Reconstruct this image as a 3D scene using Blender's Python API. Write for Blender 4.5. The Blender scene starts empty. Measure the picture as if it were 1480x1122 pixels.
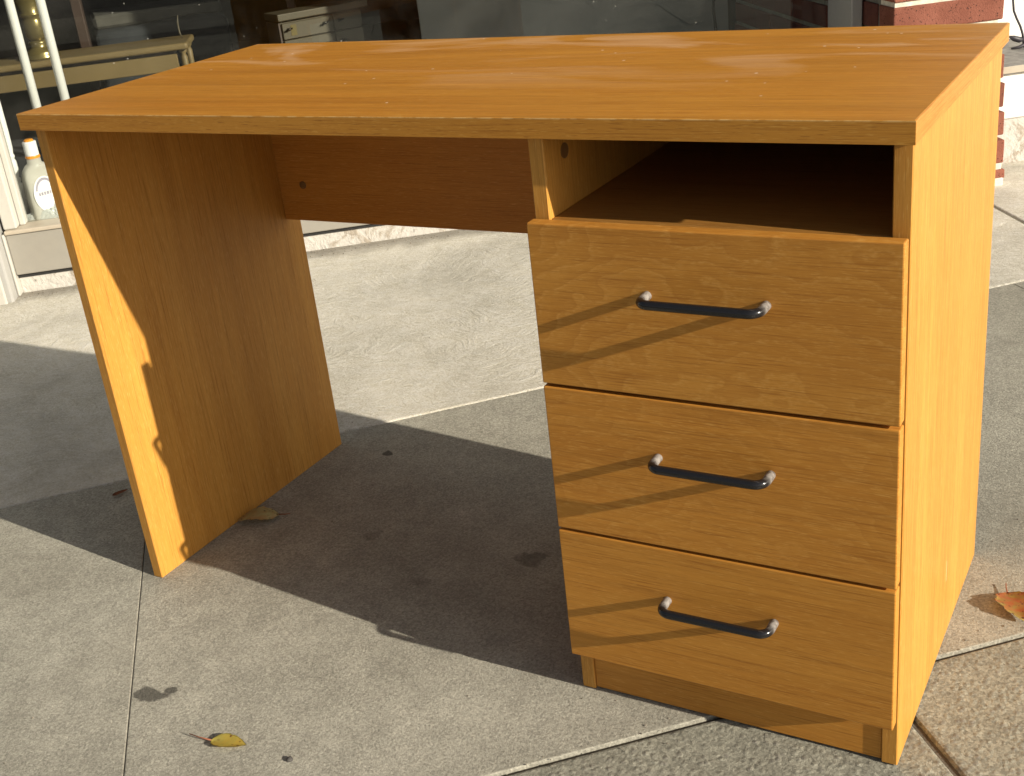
import bpy, bmesh, math, random
from mathutils import Vector, Matrix, noise

random.seed(7)
R = math.radians
scene = bpy.context.scene
C = scene.collection

# ------------------------------------------------------------------ camera
cam_d = bpy.data.cameras.new('camera')
cam = bpy.data.objects.new('camera', cam_d)
C.objects.link(cam)
cam.location = (1.40231, -1.09913, 1.00067)
cam.rotation_euler = (R(65.85357), R(6.12423), R(28.93016))
cam_d.sensor_width = 36.0
cam_d.lens = 1763.94 / 1480 * 36.0
cam_d.clip_start = 0.02
cam_d.clip_end = 500
scene.camera = cam

# ------------------------------------------------------------------ sky, sun, exposure
SUN_TRAVEL = Vector((-2.6, 0.285, -1.0)).normalized()
world = bpy.data.worlds.new('World')
scene.world = world
world.use_nodes = True
wn = world.node_tree
wn.nodes.clear()
sky = wn.nodes.new('ShaderNodeTexSky')
sky.sky_type = 'NISHITA'
sky.sun_disc = False
sky.sun_elevation = R(20.9)
sky.sun_rotation = R(96.25)
sky.dust_density = 2.0
hs = wn.nodes.new('ShaderNodeHueSaturation')      # camera white balance
hs.inputs['Saturation'].default_value = 0.45
bg = wn.nodes.new('ShaderNodeBackground')
bg.inputs['Strength'].default_value = 0.058
wo = wn.nodes.new('ShaderNodeOutputWorld')
wn.links.new(sky.outputs[0], hs.inputs['Color'])
wn.links.new(hs.outputs[0], bg.inputs[0])
wn.links.new(bg.outputs[0], wo.inputs[0])
sun_d = bpy.data.lights.new('sun', 'SUN')
sun_d.energy = 5.0
sun_d.angle = R(0.53)
sun_d.color = (1.0, 0.9, 0.74)
sun = bpy.data.objects.new('sun', sun_d)
C.objects.link(sun)
sun.rotation_euler = SUN_TRAVEL.to_track_quat('-Z', 'Y').to_euler()
sun.location = (6, -0.5, 4)
vs = scene.view_settings
vs.view_transform = 'Standard'
vs.look = 'None'
vs.gamma = 1.0
vs.exposure = 0.5
vs.use_curve_mapping = False

# ------------------------------------------------------------------ node helpers
class NT:
    def __init__(s, name):
        s.m = bpy.data.materials.new(name)
        s.m.use_nodes = True
        s.t = s.m.node_tree
        s.t.nodes.clear()
        s.out = s.n('ShaderNodeOutputMaterial')
        s.b = s.n('ShaderNodeBsdfPrincipled')
        s.l(s.b.outputs[0], s.out.inputs[0])
    def n(s, typ, **kw):
        x = s.t.nodes.new(typ)
        for k, v in kw.items():
            setattr(x, k, v)
        return x
    def l(s, a, b):
        s.t.links.new(a, b)
    def set(s, inp, v):
        if hasattr(v, 'is_output') or isinstance(v, bpy.types.NodeSocket):
            s.l(v, inp)
        else:
            inp.default_value = v
    def coord(s, scale=(1, 1, 1), kind='Object', rand=0.0, rotz=0.0):
        tc = s.n('ShaderNodeTexCoord')
        mp = s.n('ShaderNodeMapping')
        mp.inputs['Scale'].default_value = scale
        mp.inputs['Rotation'].default_value = (0, 0, rotz)
        src = tc.outputs[kind]
        if rand:
            oi = s.n('ShaderNodeObjectInfo')
            ml = s.n('ShaderNodeMath', operation='MULTIPLY')
            s.l(oi.outputs['Random'], ml.inputs[0])
            ml.inputs[1].default_value = rand
            ad = s.n('ShaderNodeVectorMath', operation='ADD')
            s.l(src, ad.inputs[0])
            s.l(ml.outputs[0], ad.inputs[1])
            src = ad.outputs[0]
        s.l(src, mp.inputs[0])
        return mp.outputs[0]
    def noise(s, vec, scale=5, detail=4, rough=0.55, dist=0.0):
        x = s.n('ShaderNodeTexNoise')
        s.l(vec, x.inputs['Vector'])
        x.inputs['Scale'].default_value = scale
        x.inputs['Detail'].default_value = detail
        x.inputs['Roughness'].default_value = rough
        x.inputs['Distortion'].default_value = dist
        return x.outputs[0]
    def voro(s, vec, scale=50, feature='F1', out=0, rnd=1.0):
        x = s.n('ShaderNodeTexVoronoi', feature=feature)
        s.l(vec, x.inputs['Vector'])
        x.inputs['Scale'].default_value = scale
        x.inputs['Randomness'].default_value = rnd
        return x.outputs[out]
    def ramp(s, fac, stops):
        x = s.n('ShaderNodeValToRGB')
        e = x.color_ramp.elements
        while len(e) < len(stops):
            e.new(0.5)
        for i, (p, c) in enumerate(stops):
            e[i].position = p
            e[i].color = (c[0], c[1], c[2], 1) if isinstance(c, (tuple, list)) else (c, c, c, 1)
        s.l(fac, x.inputs[0])
        return x.outputs[0]
    def mix(s, fac, a, b, mode='MIX'):
        x = s.n('ShaderNodeMix', data_type='RGBA', blend_type=mode)
        s.set(x.inputs[0], fac)
        for i, v in ((6, a), (7, b)):
            if isinstance(v, tuple):
                v = (v[0], v[1], v[2], 1)
            s.set(x.inputs[i], v)
        return x.outputs[2]
    def math(s, op, a, b=0.0, c=None):
        x = s.n('ShaderNodeMath', operation=op)
        s.set(x.inputs[0], a)
        s.set(x.inputs[1], b)
        if c is not None:
            s.set(x.inputs[2], c)
        return x.outputs[0]
    def bump(s, h, strength=0.3, dist=0.01, prev=None):
        x = s.n('ShaderNodeBump')
        x.inputs['Strength'].default_value = strength
        x.inputs['Distance'].default_value = dist
        s.l(h, x.inputs['Height'])
        if prev is not None:
            s.l(prev, x.inputs['Normal'])
        return x.outputs[0]
    def fin(s, col=None, rough=None, nrm=None, metal=None, spec=None):
        if col is not None:
            s.set(s.b.inputs['Base Color'], (*col, 1) if isinstance(col, tuple) else col)
        if rough is not None:
            s.set(s.b.inputs['Roughness'], rough)
        if nrm is not None:
            s.l(nrm, s.b.inputs['Normal'])
        if metal is not None:
            s.set(s.b.inputs['Metallic'], metal)
        if spec is not None:
            s.set(s.b.inputs['Specular IOR Level'], spec)
        return s.m


# ------------------------------------------------------------------ materials
def wood(name, axis, smudge_haze=False, cathedral=0.0, tint=(1, 1, 1), worn=None, scratch=None, dashes=0.22, figure=1.0):
    t = NT(name)
    ax = 'xyz'.index(axis)
    def sc(along, across):
        v = [across] * 3
        v[ax] = along
        return tuple(v)
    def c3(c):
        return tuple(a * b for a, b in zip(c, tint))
    v1 = t.coord(sc(1.1, 15), rand=7.0)
    v2 = t.coord(sc(11, 560), rand=3.0)
    v3 = t.coord(sc(70, 1000), rand=5.0)
    v4 = t.coord(sc(0.8, 5.5), rand=9.0)
    broad = t.noise(v1, 1.0, 5, 0.6, 0.5)
    fine = t.noise(v2, 1.0, 3, 0.6)
    pore = t.noise(v3, 1.0, 2, 0.5)
    col = t.ramp(broad, [(0.28, c3((0.49, 0.205, 0.032))), (0.5, c3((0.54, 0.236, 0.039))), (0.75, c3((0.585, 0.268, 0.048)))])
    if cathedral:
        tc = t.n('ShaderNodeTexCoord')
        sx = t.n('ShaderNodeSeparateXYZ')
        t.l(tc.outputs['Object'], sx.inputs[0])
        dx = t.math('SUBTRACT', sx.outputs[0], 0.99)
        arch = t.math('MULTIPLY', t.math('MULTIPLY', dx, dx), 62.0)
        warp = t.noise(t.coord((5.5, 9, 9)), 1.0, 3, 0.55)
        f = t.math('ADD', t.math('MULTIPLY_ADD', sx.outputs[2], 31.0, arch), t.math('MULTIPLY', warp, 9.0))
        saw = t.math('FRACT', f)
        dash = t.noise(t.coord((150, 260, 420)), 1.0, 2, 0.5)
        edge = t.ramp(saw, [(0.0, 0.15), (0.35, 0.0), (0.7, 0.35), (0.9, 1.0), (1.0, 0.15)])
        lt = t.math('MULTIPLY', edge, t.ramp(dash, [(0.42, 0.1), (0.62, 1.0)]))
        dark = t.ramp(saw, [(0.0, 1.0), (0.18, 0.5), (0.5, 0.0), (0.96, 0.0), (1.0, 1.0)])
        col = t.mix(t.math('MULTIPLY', dark, 0.30 * cathedral), col, c3((0.36, 0.135, 0.02)))
        col = t.mix(t.math('MULTIPLY', lt, 0.42 * cathedral), col, c3((0.76, 0.43, 0.13)))
    streak = t.ramp(fine, [(0.30, 0.25), (0.43, 0.80), (0.56, 1.0)])
    col = t.mix(t.math('SUBTRACT', 1.0, streak), col, c3((0.33, 0.12, 0.017)))
    fleck = t.ramp(pore, [(0.58, 0.0), (0.72, 1.0)])
    col = t.mix(t.math('MULTIPLY', fleck, 0.5), col, c3((0.72, 0.40, 0.11)))
    dd = t.ramp(t.noise(t.coord(sc(48, 760), rand=6.0), 1.0, 2, 0.5), [(0.30, 1.0), (0.40, 0.0)])
    col = t.mix(t.math('MULTIPLY', dd, dashes), col, c3((0.24, 0.08, 0.012)))
    if figure > 1.0:             # long lighter and darker growth bands
        band = t.noise(t.coord(sc(1.6, 60), rand=4.0), 1.0, 4, 0.6, 0.8)
        col = t.mix(0.30 * (figure - 1.0), col, t.ramp(band, [(0.3, 0.22), (0.5, 0.5), (0.7, 0.80)]), 'OVERLAY')
    rough = t.ramp(fine, [(0.3, 0.52), (0.7, 0.44)])
    if smudge_haze:
        vs1 = t.coord((3.0, 9.0, 9.0), rotz=0.25)
        blot = t.noise(vs1, 1.0, 4, 0.5, 1.2)
        mask = t.ramp(blot, [(0.53, 0.0), (0.60, 0.7), (0.70, 1.0)])
        # dust smudges with sky haze painted in, stronger towards the back of the top
        tc = t.n('ShaderNodeTexCoord')
        sx = t.n('ShaderNodeSeparateXYZ')
        t.l(tc.outputs['Object'], sx.inputs[0])
        back = t.n('ShaderNodeMapRange')
        t.l(sx.outputs[1], back.inputs[0])
        back.inputs[1].default_value = 0.12
        back.inputs[2].default_value = 0.40
        wipe = t.noise(t.coord((2.2, 40, 40), rotz=0.35), 1.0, 3, 0.6, 0.4)
        m2 = t.math('MULTIPLY', t.math('MULTIPLY', mask, back.outputs[0]), t.ramp(wipe, [(0.3, 0.35), (0.6, 1.0)]))
        col = t.mix(t.math('MULTIPLY', m2, 0.5), col, (0.66, 0.45, 0.28))
        rough = t.math('ADD', rough, t.math('MULTIPLY', m2, 0.14))
        sp = t.voro(t.coord((1, 1, 1)), 22, 'F1')
        dot = t.ramp(sp, [(0.0, 1.0), (0.035, 1.0), (0.05, 0.0)])
        col = t.mix(t.math('MULTIPLY', dot, 0.7), col, (0.8, 0.72, 0.6))
    if worn or scratch:
        tc = t.n('ShaderNodeTexCoord')
        sx = t.n('ShaderNodeSeparateXYZ')
        t.l(tc.outputs['Object'], sx.inputs[0])
    if worn:                     # rubbed pale line along the upper edge
        mr = t.n('ShaderNodeMapRange')
        t.l(sx.outputs[2], mr.inputs[0])
        mr.inputs[1].default_value = worn - 0.0020
        mr.inputs[2].default_value = worn - 0.0004
        chip = t.ramp(t.noise(t.coord((42, 42, 42)), 1.0, 4, 0.65), [(0.42, 0.15), (0.56, 1.0)])
        col = t.mix(t.math('MULTIPLY', t.math('MULTIPLY', mr.outputs[0], chip), 0.75), col, (0.72, 0.50, 0.22))
    if scratch:                  # (x, y, z0, z1)
        a_ = t.math('LESS_THAN', t.math('ABSOLUTE', t.math('SUBTRACT', sx.outputs[1], scratch[1])), 0.0011)
        b_ = t.math('LESS_THAN', t.math('ABSOLUTE', t.math('SUBTRACT', sx.outputs[2], (scratch[2] + scratch[3]) / 2)), (scratch[3] - scratch[2]) / 2)
        c_ = t.math('GREATER_THAN', sx.outputs[0], scratch[0])
        col = t.mix(t.math('MULTIPLY', t.math('MULTIPLY', t.math('MULTIPLY', a_, b_), c_), 0.6), col, (0.85, 0.68, 0.42))
    n = t.bump(fine, 0.16, 0.0006)
    n = t.bump(broad, 0.05, 0.002, n)
    return t.fin(col, rough, n, spec=0.14 if smudge_haze else 0.3)


def concrete(name, c0, c1, agg=0.0, swirl=0.0, fine=1.0, marks=(), band=False):
    t = NT(name)
    v = t.coord()
    big = t.noise(v, 2.3, 6, 0.65)
    mid = t.noise(v, 19, 5, 0.65)
    sand = t.noise(v, 300, 4, 0.8)
    grit = t.voro(v, 260, 'F1', 1)
    col = t.mix(t.ramp(big, [(0.32, 0.0), (0.68, 1.0)]), c0, c1)
    col = t.mix(0.28, col, t.ramp(mid, [(0.3, 0.32), (0.7, 0.68)]), 'OVERLAY')
    col = t.mix(0.5 * fine, col, t.ramp(sand, [(0.3, 0.22), (0.7, 0.78)]), 'OVERLAY')
    hsv = t.n('ShaderNodeRGBToBW')
    t.l(grit, hsv.inputs[0])
    col = t.mix(0.30 + 0.22 * agg, col, t.ramp(hsv.outputs[0], [(0.15, 0.25), (0.5, 0.5), (0.85, 0.76)]), 'OVERLAY')
    if agg:
        peb = t.voro(v, 105, 'F1', 0)
        pc = t.voro(v, 105, 'F1', 1)
        pm = t.math('MULTIPLY', t.ramp(peb, [(0.28, 1.0), (0.40, 0.0)]), t.ramp(t.noise(v, 60, 2), [(0.5, 0.0), (0.56, 1.0)]))
        tone = t.mix(0.6, t.mix(0.5, t.math('MULTIPLY', t.mix(0.0, pc, pc), 0.4), (0.2, 0.2, 0.19)), (0.25, 0.235, 0.19))
        col = t.mix(t.math('MULTIPLY', pm, 0.8 * agg), col, tone)
    spk = t.n('ShaderNodeRGBToBW')
    t.l(t.voro(v, 420, 'F1', 1), spk.inputs[0])
    patch = t.ramp(t.noise(t.coord(rand=2.0), 1.7, 4, 0.6, 0.4), [(0.36, 0.25), (0.62, 1.0)])
    col = t.mix(t.math('MULTIPLY', patch, 0.36 * fine), col, t.ramp(spk.outputs[0], [(0.1, 0.18), (0.3, 0.46), (0.7, 0.54), (0.92, 0.86)]), 'OVERLAY')
    grime = t.ramp(t.noise(t.coord(rand=5.0), 2.6, 7, 0.7, 0.6), [(0.50, 0.0), (0.72, 1.0)])
    col = t.mix(t.math('MULTIPLY', grime, 0.38), col, (0.17, 0.155, 0.125))
    # pits and dark specks
    pit = t.ramp(t.voro(v, 120, 'F1', 0), [(0.05, 1.0), (0.12, 0.0)])
    pit = t.math('MULTIPLY', pit, t.ramp(t.noise(v, 31, 2), [(0.5, 0.0), (0.6, 1.0)]))
    col = t.mix(t.math('MULTIPLY', pit, 0.7), col, (0.06, 0.055, 0.05))
    # stains with a shape of their own: (x, y, rx, ry, strength, colour)
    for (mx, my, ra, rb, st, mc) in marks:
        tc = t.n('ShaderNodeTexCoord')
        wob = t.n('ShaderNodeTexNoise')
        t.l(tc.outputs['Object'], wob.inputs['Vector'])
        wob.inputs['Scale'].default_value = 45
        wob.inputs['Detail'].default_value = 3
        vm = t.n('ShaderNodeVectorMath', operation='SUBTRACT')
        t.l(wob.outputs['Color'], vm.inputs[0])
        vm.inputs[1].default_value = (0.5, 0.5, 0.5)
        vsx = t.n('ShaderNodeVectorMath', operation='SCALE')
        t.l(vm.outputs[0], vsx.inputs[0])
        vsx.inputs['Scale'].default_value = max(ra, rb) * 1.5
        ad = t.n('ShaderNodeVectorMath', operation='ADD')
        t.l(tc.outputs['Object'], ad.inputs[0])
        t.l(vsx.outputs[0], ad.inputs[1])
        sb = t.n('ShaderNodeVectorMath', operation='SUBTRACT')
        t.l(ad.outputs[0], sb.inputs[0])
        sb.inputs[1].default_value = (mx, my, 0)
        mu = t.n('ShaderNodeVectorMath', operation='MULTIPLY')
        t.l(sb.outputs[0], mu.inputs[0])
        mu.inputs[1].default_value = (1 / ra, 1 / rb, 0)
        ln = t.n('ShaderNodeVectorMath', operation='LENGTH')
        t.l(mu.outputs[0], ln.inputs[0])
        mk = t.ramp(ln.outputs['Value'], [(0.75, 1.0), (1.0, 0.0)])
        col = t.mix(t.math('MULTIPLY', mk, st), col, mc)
    if band:                      # grime collected along the foot of the shopfront
        tc = t.n('ShaderNodeTexCoord')
        dp = t.n('ShaderNodeVectorMath', operation='DOT_PRODUCT')
        t.l(tc.outputs['Object'], dp.inputs[0])
        dp.inputs[1].default_value = (0.6051, -0.7962, 0)
        off = t.math('SUBTRACT', dp.outputs['Value'], 0.6051 * -1.431 - 0.7962 * 1.02244)
        wob = t.math('MULTIPLY_ADD', t.noise(v, 9, 5, 0.7), 0.14, -0.07)
        mk = t.ramp(t.math('ADD', off, wob), [(0.02, 1.0), (0.05, 0.75), (0.11, 0.0)])
        col = t.mix(t.math('MULTIPLY', mk, 0.75), col, (0.20, 0.18, 0.15))
    n = t.bump(sand, 0.62 * fine, 0.0032)
    n = t.bump(grit, 0.5 + 0.2 * agg, 0.002, n)
    n = t.bump(mid, 0.14, 0.006, n)
    if agg:
        pb = t.ramp(t.voro(v, 105, 'F1', 0), [(0.0, 1.0), (0.5, 0.0)])
        n = t.bump(pb, 0.4 * agg, 0.004, n)
    if swirl:
        # curved broom marks: short broken strokes following a wandering sweep
        vw = t.coord((1, 1, 1), rotz=R(-20))
        flow = t.n('ShaderNodeTexNoise')
        t.l(vw, flow.inputs['Vector'])
        flow.inputs['Scale'].default_value = 3.4
        flow.inputs['Detail'].default_value = 2.5
        sb = t.n('ShaderNodeVectorMath', operation='SCALE')
        t.l(flow.outputs['Color'], sb.inputs[0])
        sb.inputs['Scale'].default_value = 0.42
        ad = t.n('ShaderNodeVectorMath', operation='ADD')
        t.l(vw, ad.inputs[0])
        t.l(sb.outputs[0], ad.inputs[1])
        st = t.n('ShaderNodeVectorMath', operation='MULTIPLY')
        t.l(ad.outputs[0], st.inputs[0])
        st.inputs[1].default_value = (22, 125, 1)
        strokes = t.noise(st.outputs[0], 1.0, 3, 0.65)
        area = t.ramp(t.noise(v, 3.0, 3), [(0.35, 0.45), (0.6, 1.0)])
        h = t.math('MULTIPLY', strokes, area)
        n = t.bump(h, swirl, 0.006, n)
        col = t.mix(0.22, col, t.ramp(strokes, [(0.3, 0.25), (0.7, 0.75)]), 'OVERLAY')
    return t.fin(col, 0.92, n, spec=0.2)


def paint(name, c, rough=0.45, dirt=0.3, dcol=(0.2, 0.16, 0.11), scale=9, b=0.1):
    t = NT(name)
    v = t.coord()
    n1 = t.noise(v, scale, 6, 0.65, 0.3)
    n2 = t.noise(v, scale * 9, 3, 0.6)
    m = t.ramp(t.math('MULTIPLY_ADD', n2, 0.35, n1), [(0.62, 0.0), (0.85, 1.0)])
    col = t.mix(t.math('MULTIPLY', m, dirt), c, dcol)
    col = t.mix(0.12, col, t.ramp(n2, [(0.3, 0.35), (0.7, 0.65)]), 'OVERLAY')
    return t.fin(col, rough, t.bump(n2, b, 0.002))


def plaster(name):
    t = NT(name)
    v = t.coord()
    n1 = t.noise(v, 13, 6, 0.7, 0.8)
    n2 = t.noise(v, 60, 4, 0.6)
    chip = t.ramp(n1, [(0.55, 0.0), (0.62, 1.0)])
    col = t.mix(t.math('MULTIPLY', chip, 0.75), (0.52, 0.50, 0.46), (0.30, 0.25, 0.19))
    pit = t.math('MULTIPLY', t.ramp(t.voro(t.coord((1, 1, 0.6)), 48, 'F1', 0), [(0.10, 1.0), (0.24, 0.0)]), t.ramp(t.noise(v, 21, 3, 0.6), [(0.5, 0.0), (0.58, 1.0)]))
    col = t.mix(t.math('MULTIPLY', pit, 0.8), col, (0.13, 0.11, 0.09))
    n = t.bump(n2, 0.7, 0.006)
    n = t.bump(n1, 0.6, 0.012, n)
    return t.fin(col, 0.85, n, spec=0.2)


def brickmat(name, c0, c1):
    t = NT(name)
    v = t.coord(rand=11.0)
    n1 = t.noise(v, 14, 5, 0.6)
    n2 = t.noise(v, 240, 3, 0.7)
    col = t.mix(t.ramp(n1, [(0.3, 0.0), (0.7, 1.0)]), c0, c1)
    oi = t.n('ShaderNodeObjectInfo')
    tone = t.ramp(oi.outputs['Random'], [(0.0, (0.82, 0.8, 0.8)), (1.0, (1.12, 1.08, 1.05))])
    col = t.mix(1.0, col, tone, 'MULTIPLY')
    spk = t.ramp(t.voro(v, 150, 'F1', 0), [(0.22, 1.0), (0.36, 0.0)])
    spk = t.math('MULTIPLY', spk, t.ramp(t.noise(v, 90, 3), [(0.47, 0.0), (0.56, 1.0)]))
    col = t.mix(t.math('MULTIPLY', spk, 0.75), col, (0.03, 0.014, 0.012))
    return t.fin(col, 0.85, t.bump(n2, 0.7, 0.003), spec=0.25)


def simple(name, c, rough=0.5, metal=0.0, var=0.25, scale=20, spec=0.5, b=0.08):
    t = NT(name)
    v = t.coord()
    n = t.noise(v, scale, 5, 0.6)
    d = tuple(x * (1 - var) for x in c)
    e = tuple(min(1, x * (1 + var)) for x in c)
    col = t.ramp(n, [(0.3, d), (0.7, e)])
    return t.fin(col, rough, t.bump(n, b, 0.003), metal, spec)


def glassmat():
    t = NT('window_glass')
    tr = t.n('ShaderNodeBsdfTransparent')
    tr.inputs[0].default_value = (0.93, 0.95, 0.94, 1)
    gl = t.n('ShaderNodeBsdfGlossy')
    gl.inputs['Roughness'].default_value = 0.0
    ge = t.n('ShaderNodeNewGeometry')
    dt = t.n('ShaderNodeVectorMath', operation='DOT_PRODUCT')
    t.l(ge.outputs['Incoming'], dt.inputs[0])
    t.l(ge.outputs['Normal'], dt.inputs[1])
    gr = t.math('POWER', t.math('SUBTRACT', 1.0, t.math('ABSOLUTE', dt.outputs['Value'])), 5.0)
    fr = t.math('MULTIPLY_ADD', gr, 0.95, 0.04)
    mx = t.n('ShaderNodeMixShader')
    t.l(fr, mx.inputs[0])
    t.l(tr.outputs[0], mx.inputs[1])
    t.l(gl.outputs[0], mx.inputs[2])
    # dust specks and smears on the pane
    df = t.n('ShaderNodeBsdfDiffuse')
    df.inputs[0].default_value = (0.6, 0.58, 0.53, 1)
    v = t.coord()
    sp = t.math('MULTIPLY', t.ramp(t.voro(v, 17, 'F1', 0), [(0.02, 1.0), (0.045, 0.0)]), 0.3)
    sm = t.math('MULTIPLY', t.ramp(t.noise(v, 3, 5, 0.6, 1.0), [(0.45, 0.0), (0.75, 1.0)]), 0.02)
    m2 = t.n('ShaderNodeMixShader')
    t.l(t.math('ADD', sp, sm), m2.inputs[0])
    t.l(mx.outputs[0], m2.inputs[1])
    t.l(df.outputs[0], m2.inputs[2])
    t.l(m2.outputs[0], t.out.inputs[0])
    return t.m


def handlemat():
    t = NT('black_enamel')
    v = t.coord()
    tc = t.n('ShaderNodeTexCoord')
    sx = t.n('ShaderNodeSeparateXYZ')
    t.l(tc.outputs['Object'], sx.inputs[0])
    pale_ends = t.n('ShaderNodeMapRange')        # paler and rougher next to the drawer front
    t.l(sx.outputs[1], pale_ends.inputs[0])
    pale_ends.inputs[1].default_value = -0.022
    pale_ends.inputs[2].default_value = -0.010
    nz = t.noise(v, 160, 4, 0.6)
    m = t.math('MULTIPLY', pale_ends.outputs[0], t.ramp(nz, [(0.3, 0.3), (0.6, 1.0)]))
    scr = t.ramp(t.noise(t.coord((10, 200, 200)), 1.0, 3), [(0.6, 0.0), (0.75, 0.35)])
    m = t.math('MAXIMUM', t.math('MULTIPLY', m, 0.8), t.math('MULTIPLY', scr, 0.5))
    col = t.mix(m, (0.012, 0.012, 0.014), (0.42, 0.40, 0.38))
    return t.fin(col, t.math('MULTIPLY_ADD', m, 0.35, 0.16), None)


def leafmat(name, a, b, spot):
    t = NT(name)
    v = t.coord()
    n = t.noise(v, 45, 4, 0.6, 0.5)
    col = t.mix(t.ramp(n, [(0.4, 0.0), (0.6, 1.0)]), a, b)
    s = t.ramp(t.voro(v, 150, 'F1', 0), [(0.2, 1.0), (0.32, 0.0)])
    s = t.math('MULTIPLY', s, t.ramp(t.noise(v, 70, 2), [(0.45, 0.0), (0.55, 1.0)]))
    col = t.mix(t.math('MULTIPLY', s, 0.85), col, spot)
    m = t.fin(col, 0.6, t.bump(n, 0.3, 0.002))
    return m


def plasticmat():
    t = NT('clear_crumpled_plastic')
    tr = t.n('ShaderNodeBsdfTransparent')
    tr.inputs[0].default_value = (0.93, 0.95, 0.94, 1)
    mx = t.n('ShaderNodeMixShader')
    mx.inputs[0].default_value = 0.55
    t.fin((0.75, 0.76, 0.74), 0.12)
    t.l(tr.outputs[0], mx.inputs[1])
    t.l(t.b.outputs[0], mx.inputs[2])
    t.l(mx.outputs[0], t.out.inputs[0])
    return t.m


M = {}
M['wood_top'] = wood('oak_veneer_top', 'x', smudge_haze=True, tint=(0.85, 0.83, 0.62), figure=1.7)
M['wood_x'] = wood('oak_veneer_lengthwise', 'x', tint=(0.98, 0.99, 0.93), figure=1.5)
M['wood_cath'] = wood('oak_veneer_flame', 'x', cathedral=0.8, tint=(0.98, 1.0, 0.97))
M['wood_z'] = wood('oak_veneer_upright', 'z', tint=(1.0, 1.10, 1.22), figure=1.45, scratch=(1.0, 0.271, 0.09, 0.12))
M['wood_in_shade'] = wood('oak_veneer_inside_shaded', 'x', tint=(0.60, 0.66, 0.85))  # darker tint paints in the shade of the open compartment
M['wood_edge'] = wood('oak_edge_banding', 'x', tint=(0.90, 0.92, 0.80), worn=0.7398, dashes=0.6)
M['wood_edge_y'] = wood('oak_edge_banding_end', 'y', tint=(0.90, 0.92, 0.95))
M['wood_cath2'] = wood('oak_veneer_half_flame', 'x', cathedral=0.5, tint=(0.99, 0.99, 0.93), figure=1.6)
M['wood_red'] = wood('oak_veneer_reddish', 'x', tint=(0.98, 0.92, 0.90))
M['handle'] = handlemat()
M['cap'] = simple('brown_screw_cap', (0.20, 0.10, 0.03), 0.5)
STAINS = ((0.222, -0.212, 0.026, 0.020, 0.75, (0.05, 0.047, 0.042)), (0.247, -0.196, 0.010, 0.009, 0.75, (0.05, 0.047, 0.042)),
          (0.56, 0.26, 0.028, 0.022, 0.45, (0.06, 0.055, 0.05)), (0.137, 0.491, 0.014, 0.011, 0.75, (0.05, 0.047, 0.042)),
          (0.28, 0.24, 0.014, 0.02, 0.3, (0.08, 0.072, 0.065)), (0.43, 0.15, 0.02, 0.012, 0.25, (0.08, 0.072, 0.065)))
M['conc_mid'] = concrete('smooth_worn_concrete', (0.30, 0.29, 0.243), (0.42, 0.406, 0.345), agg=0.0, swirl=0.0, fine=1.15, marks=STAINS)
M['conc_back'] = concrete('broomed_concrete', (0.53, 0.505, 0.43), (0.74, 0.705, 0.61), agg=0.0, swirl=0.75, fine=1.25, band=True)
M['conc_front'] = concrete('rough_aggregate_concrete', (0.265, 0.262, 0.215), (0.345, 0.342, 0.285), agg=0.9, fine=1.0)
M['soil'] = concrete('dark_joint_dirt', (0.10, 0.088, 0.07), (0.16, 0.14, 0.11))
M['asphalt'] = concrete('asphalt', (0.10, 0.098, 0.093), (0.14, 0.136, 0.128))
M['plaster'] = plaster('peeling_white_masonry_paint')
M['panel'] = paint('beige_metal_panel', (0.29, 0.275, 0.24), 0.35, 0.25, (0.28, 0.25, 0.2), 5, 0.03)
M['sill'] = paint('cream_sill', (0.45, 0.40, 0.32), 0.5, 0.4, (0.3, 0.24, 0.17), 12)
M['polewhite'] = paint('bright_white_enamel', (0.8, 0.79, 0.77), 0.4, 0.1, (0.5, 0.45, 0.4), 8, 0.04)
M['white'] = paint('cream_white_enamel', (0.47, 0.46, 0.42), 0.4, 0.2, (0.45, 0.4, 0.32), 8, 0.04)
M['alu'] = paint('silvery_aluminium', (0.36, 0.36, 0.345), 0.38, 0.2, (0.3, 0.28, 0.25), 8, 0.03)
M['slate'] = simple('grey_stone_sill', (0.17, 0.165, 0.16), 0.75, 0, 0.35, 40, 0.3, 0.3)
M['render'] = paint('white_painted_wall', (0.78, 0.77, 0.73), 0.7, 0.15, (0.5, 0.46, 0.38), 8, 0.2)
M['brick'] = brickmat('red_brick', (0.20, 0.070, 0.046), (0.28, 0.108, 0.074))
M['brick_shaded'] = brickmat('shaded_red_brick', (0.10, 0.036, 0.027), (0.13, 0.048, 0.036))  # the red brick with the pillar return's shade painted in
M['mortar'] = simple('pale_mortar', (0.66, 0.62, 0.52), 0.9, 0, 0.2, 70, 0.2, 0.5)
M['mortar_shaded'] = simple('shaded_mortar', (0.17, 0.165, 0.14), 0.9, 0, 0.2, 70, 0.2, 0.5)  # the pale mortar darkened to paint in shade on the return
M['mortar_dim'] = simple('dim_mortar', (0.33, 0.32, 0.27), 0.9, 0, 0.2, 70, 0.2, 0.5)  # mortar dimmed in colour for the reflected brickwork
M['brick_reflected'] = brickmat('reflected_red_brick', (0.17, 0.06, 0.045), (0.22, 0.08, 0.06))
M['glass'] = glassmat()
M['fascia'] = paint('dark_painted_fascia', (0.09, 0.085, 0.075), 0.6, 0.2, (0.05, 0.045, 0.04), 5)
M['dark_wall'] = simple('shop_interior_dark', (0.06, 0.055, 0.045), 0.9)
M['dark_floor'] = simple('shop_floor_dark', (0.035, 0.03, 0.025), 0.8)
M['grey_board'] = paint('grey_display_board', (0.36, 0.355, 0.32), 0.6, 0.15, (0.25, 0.25, 0.22), 3)
M['maple'] = simple('light_brown_wood', (0.17, 0.118, 0.048), 0.5, 0, 0.12, 6)
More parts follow.
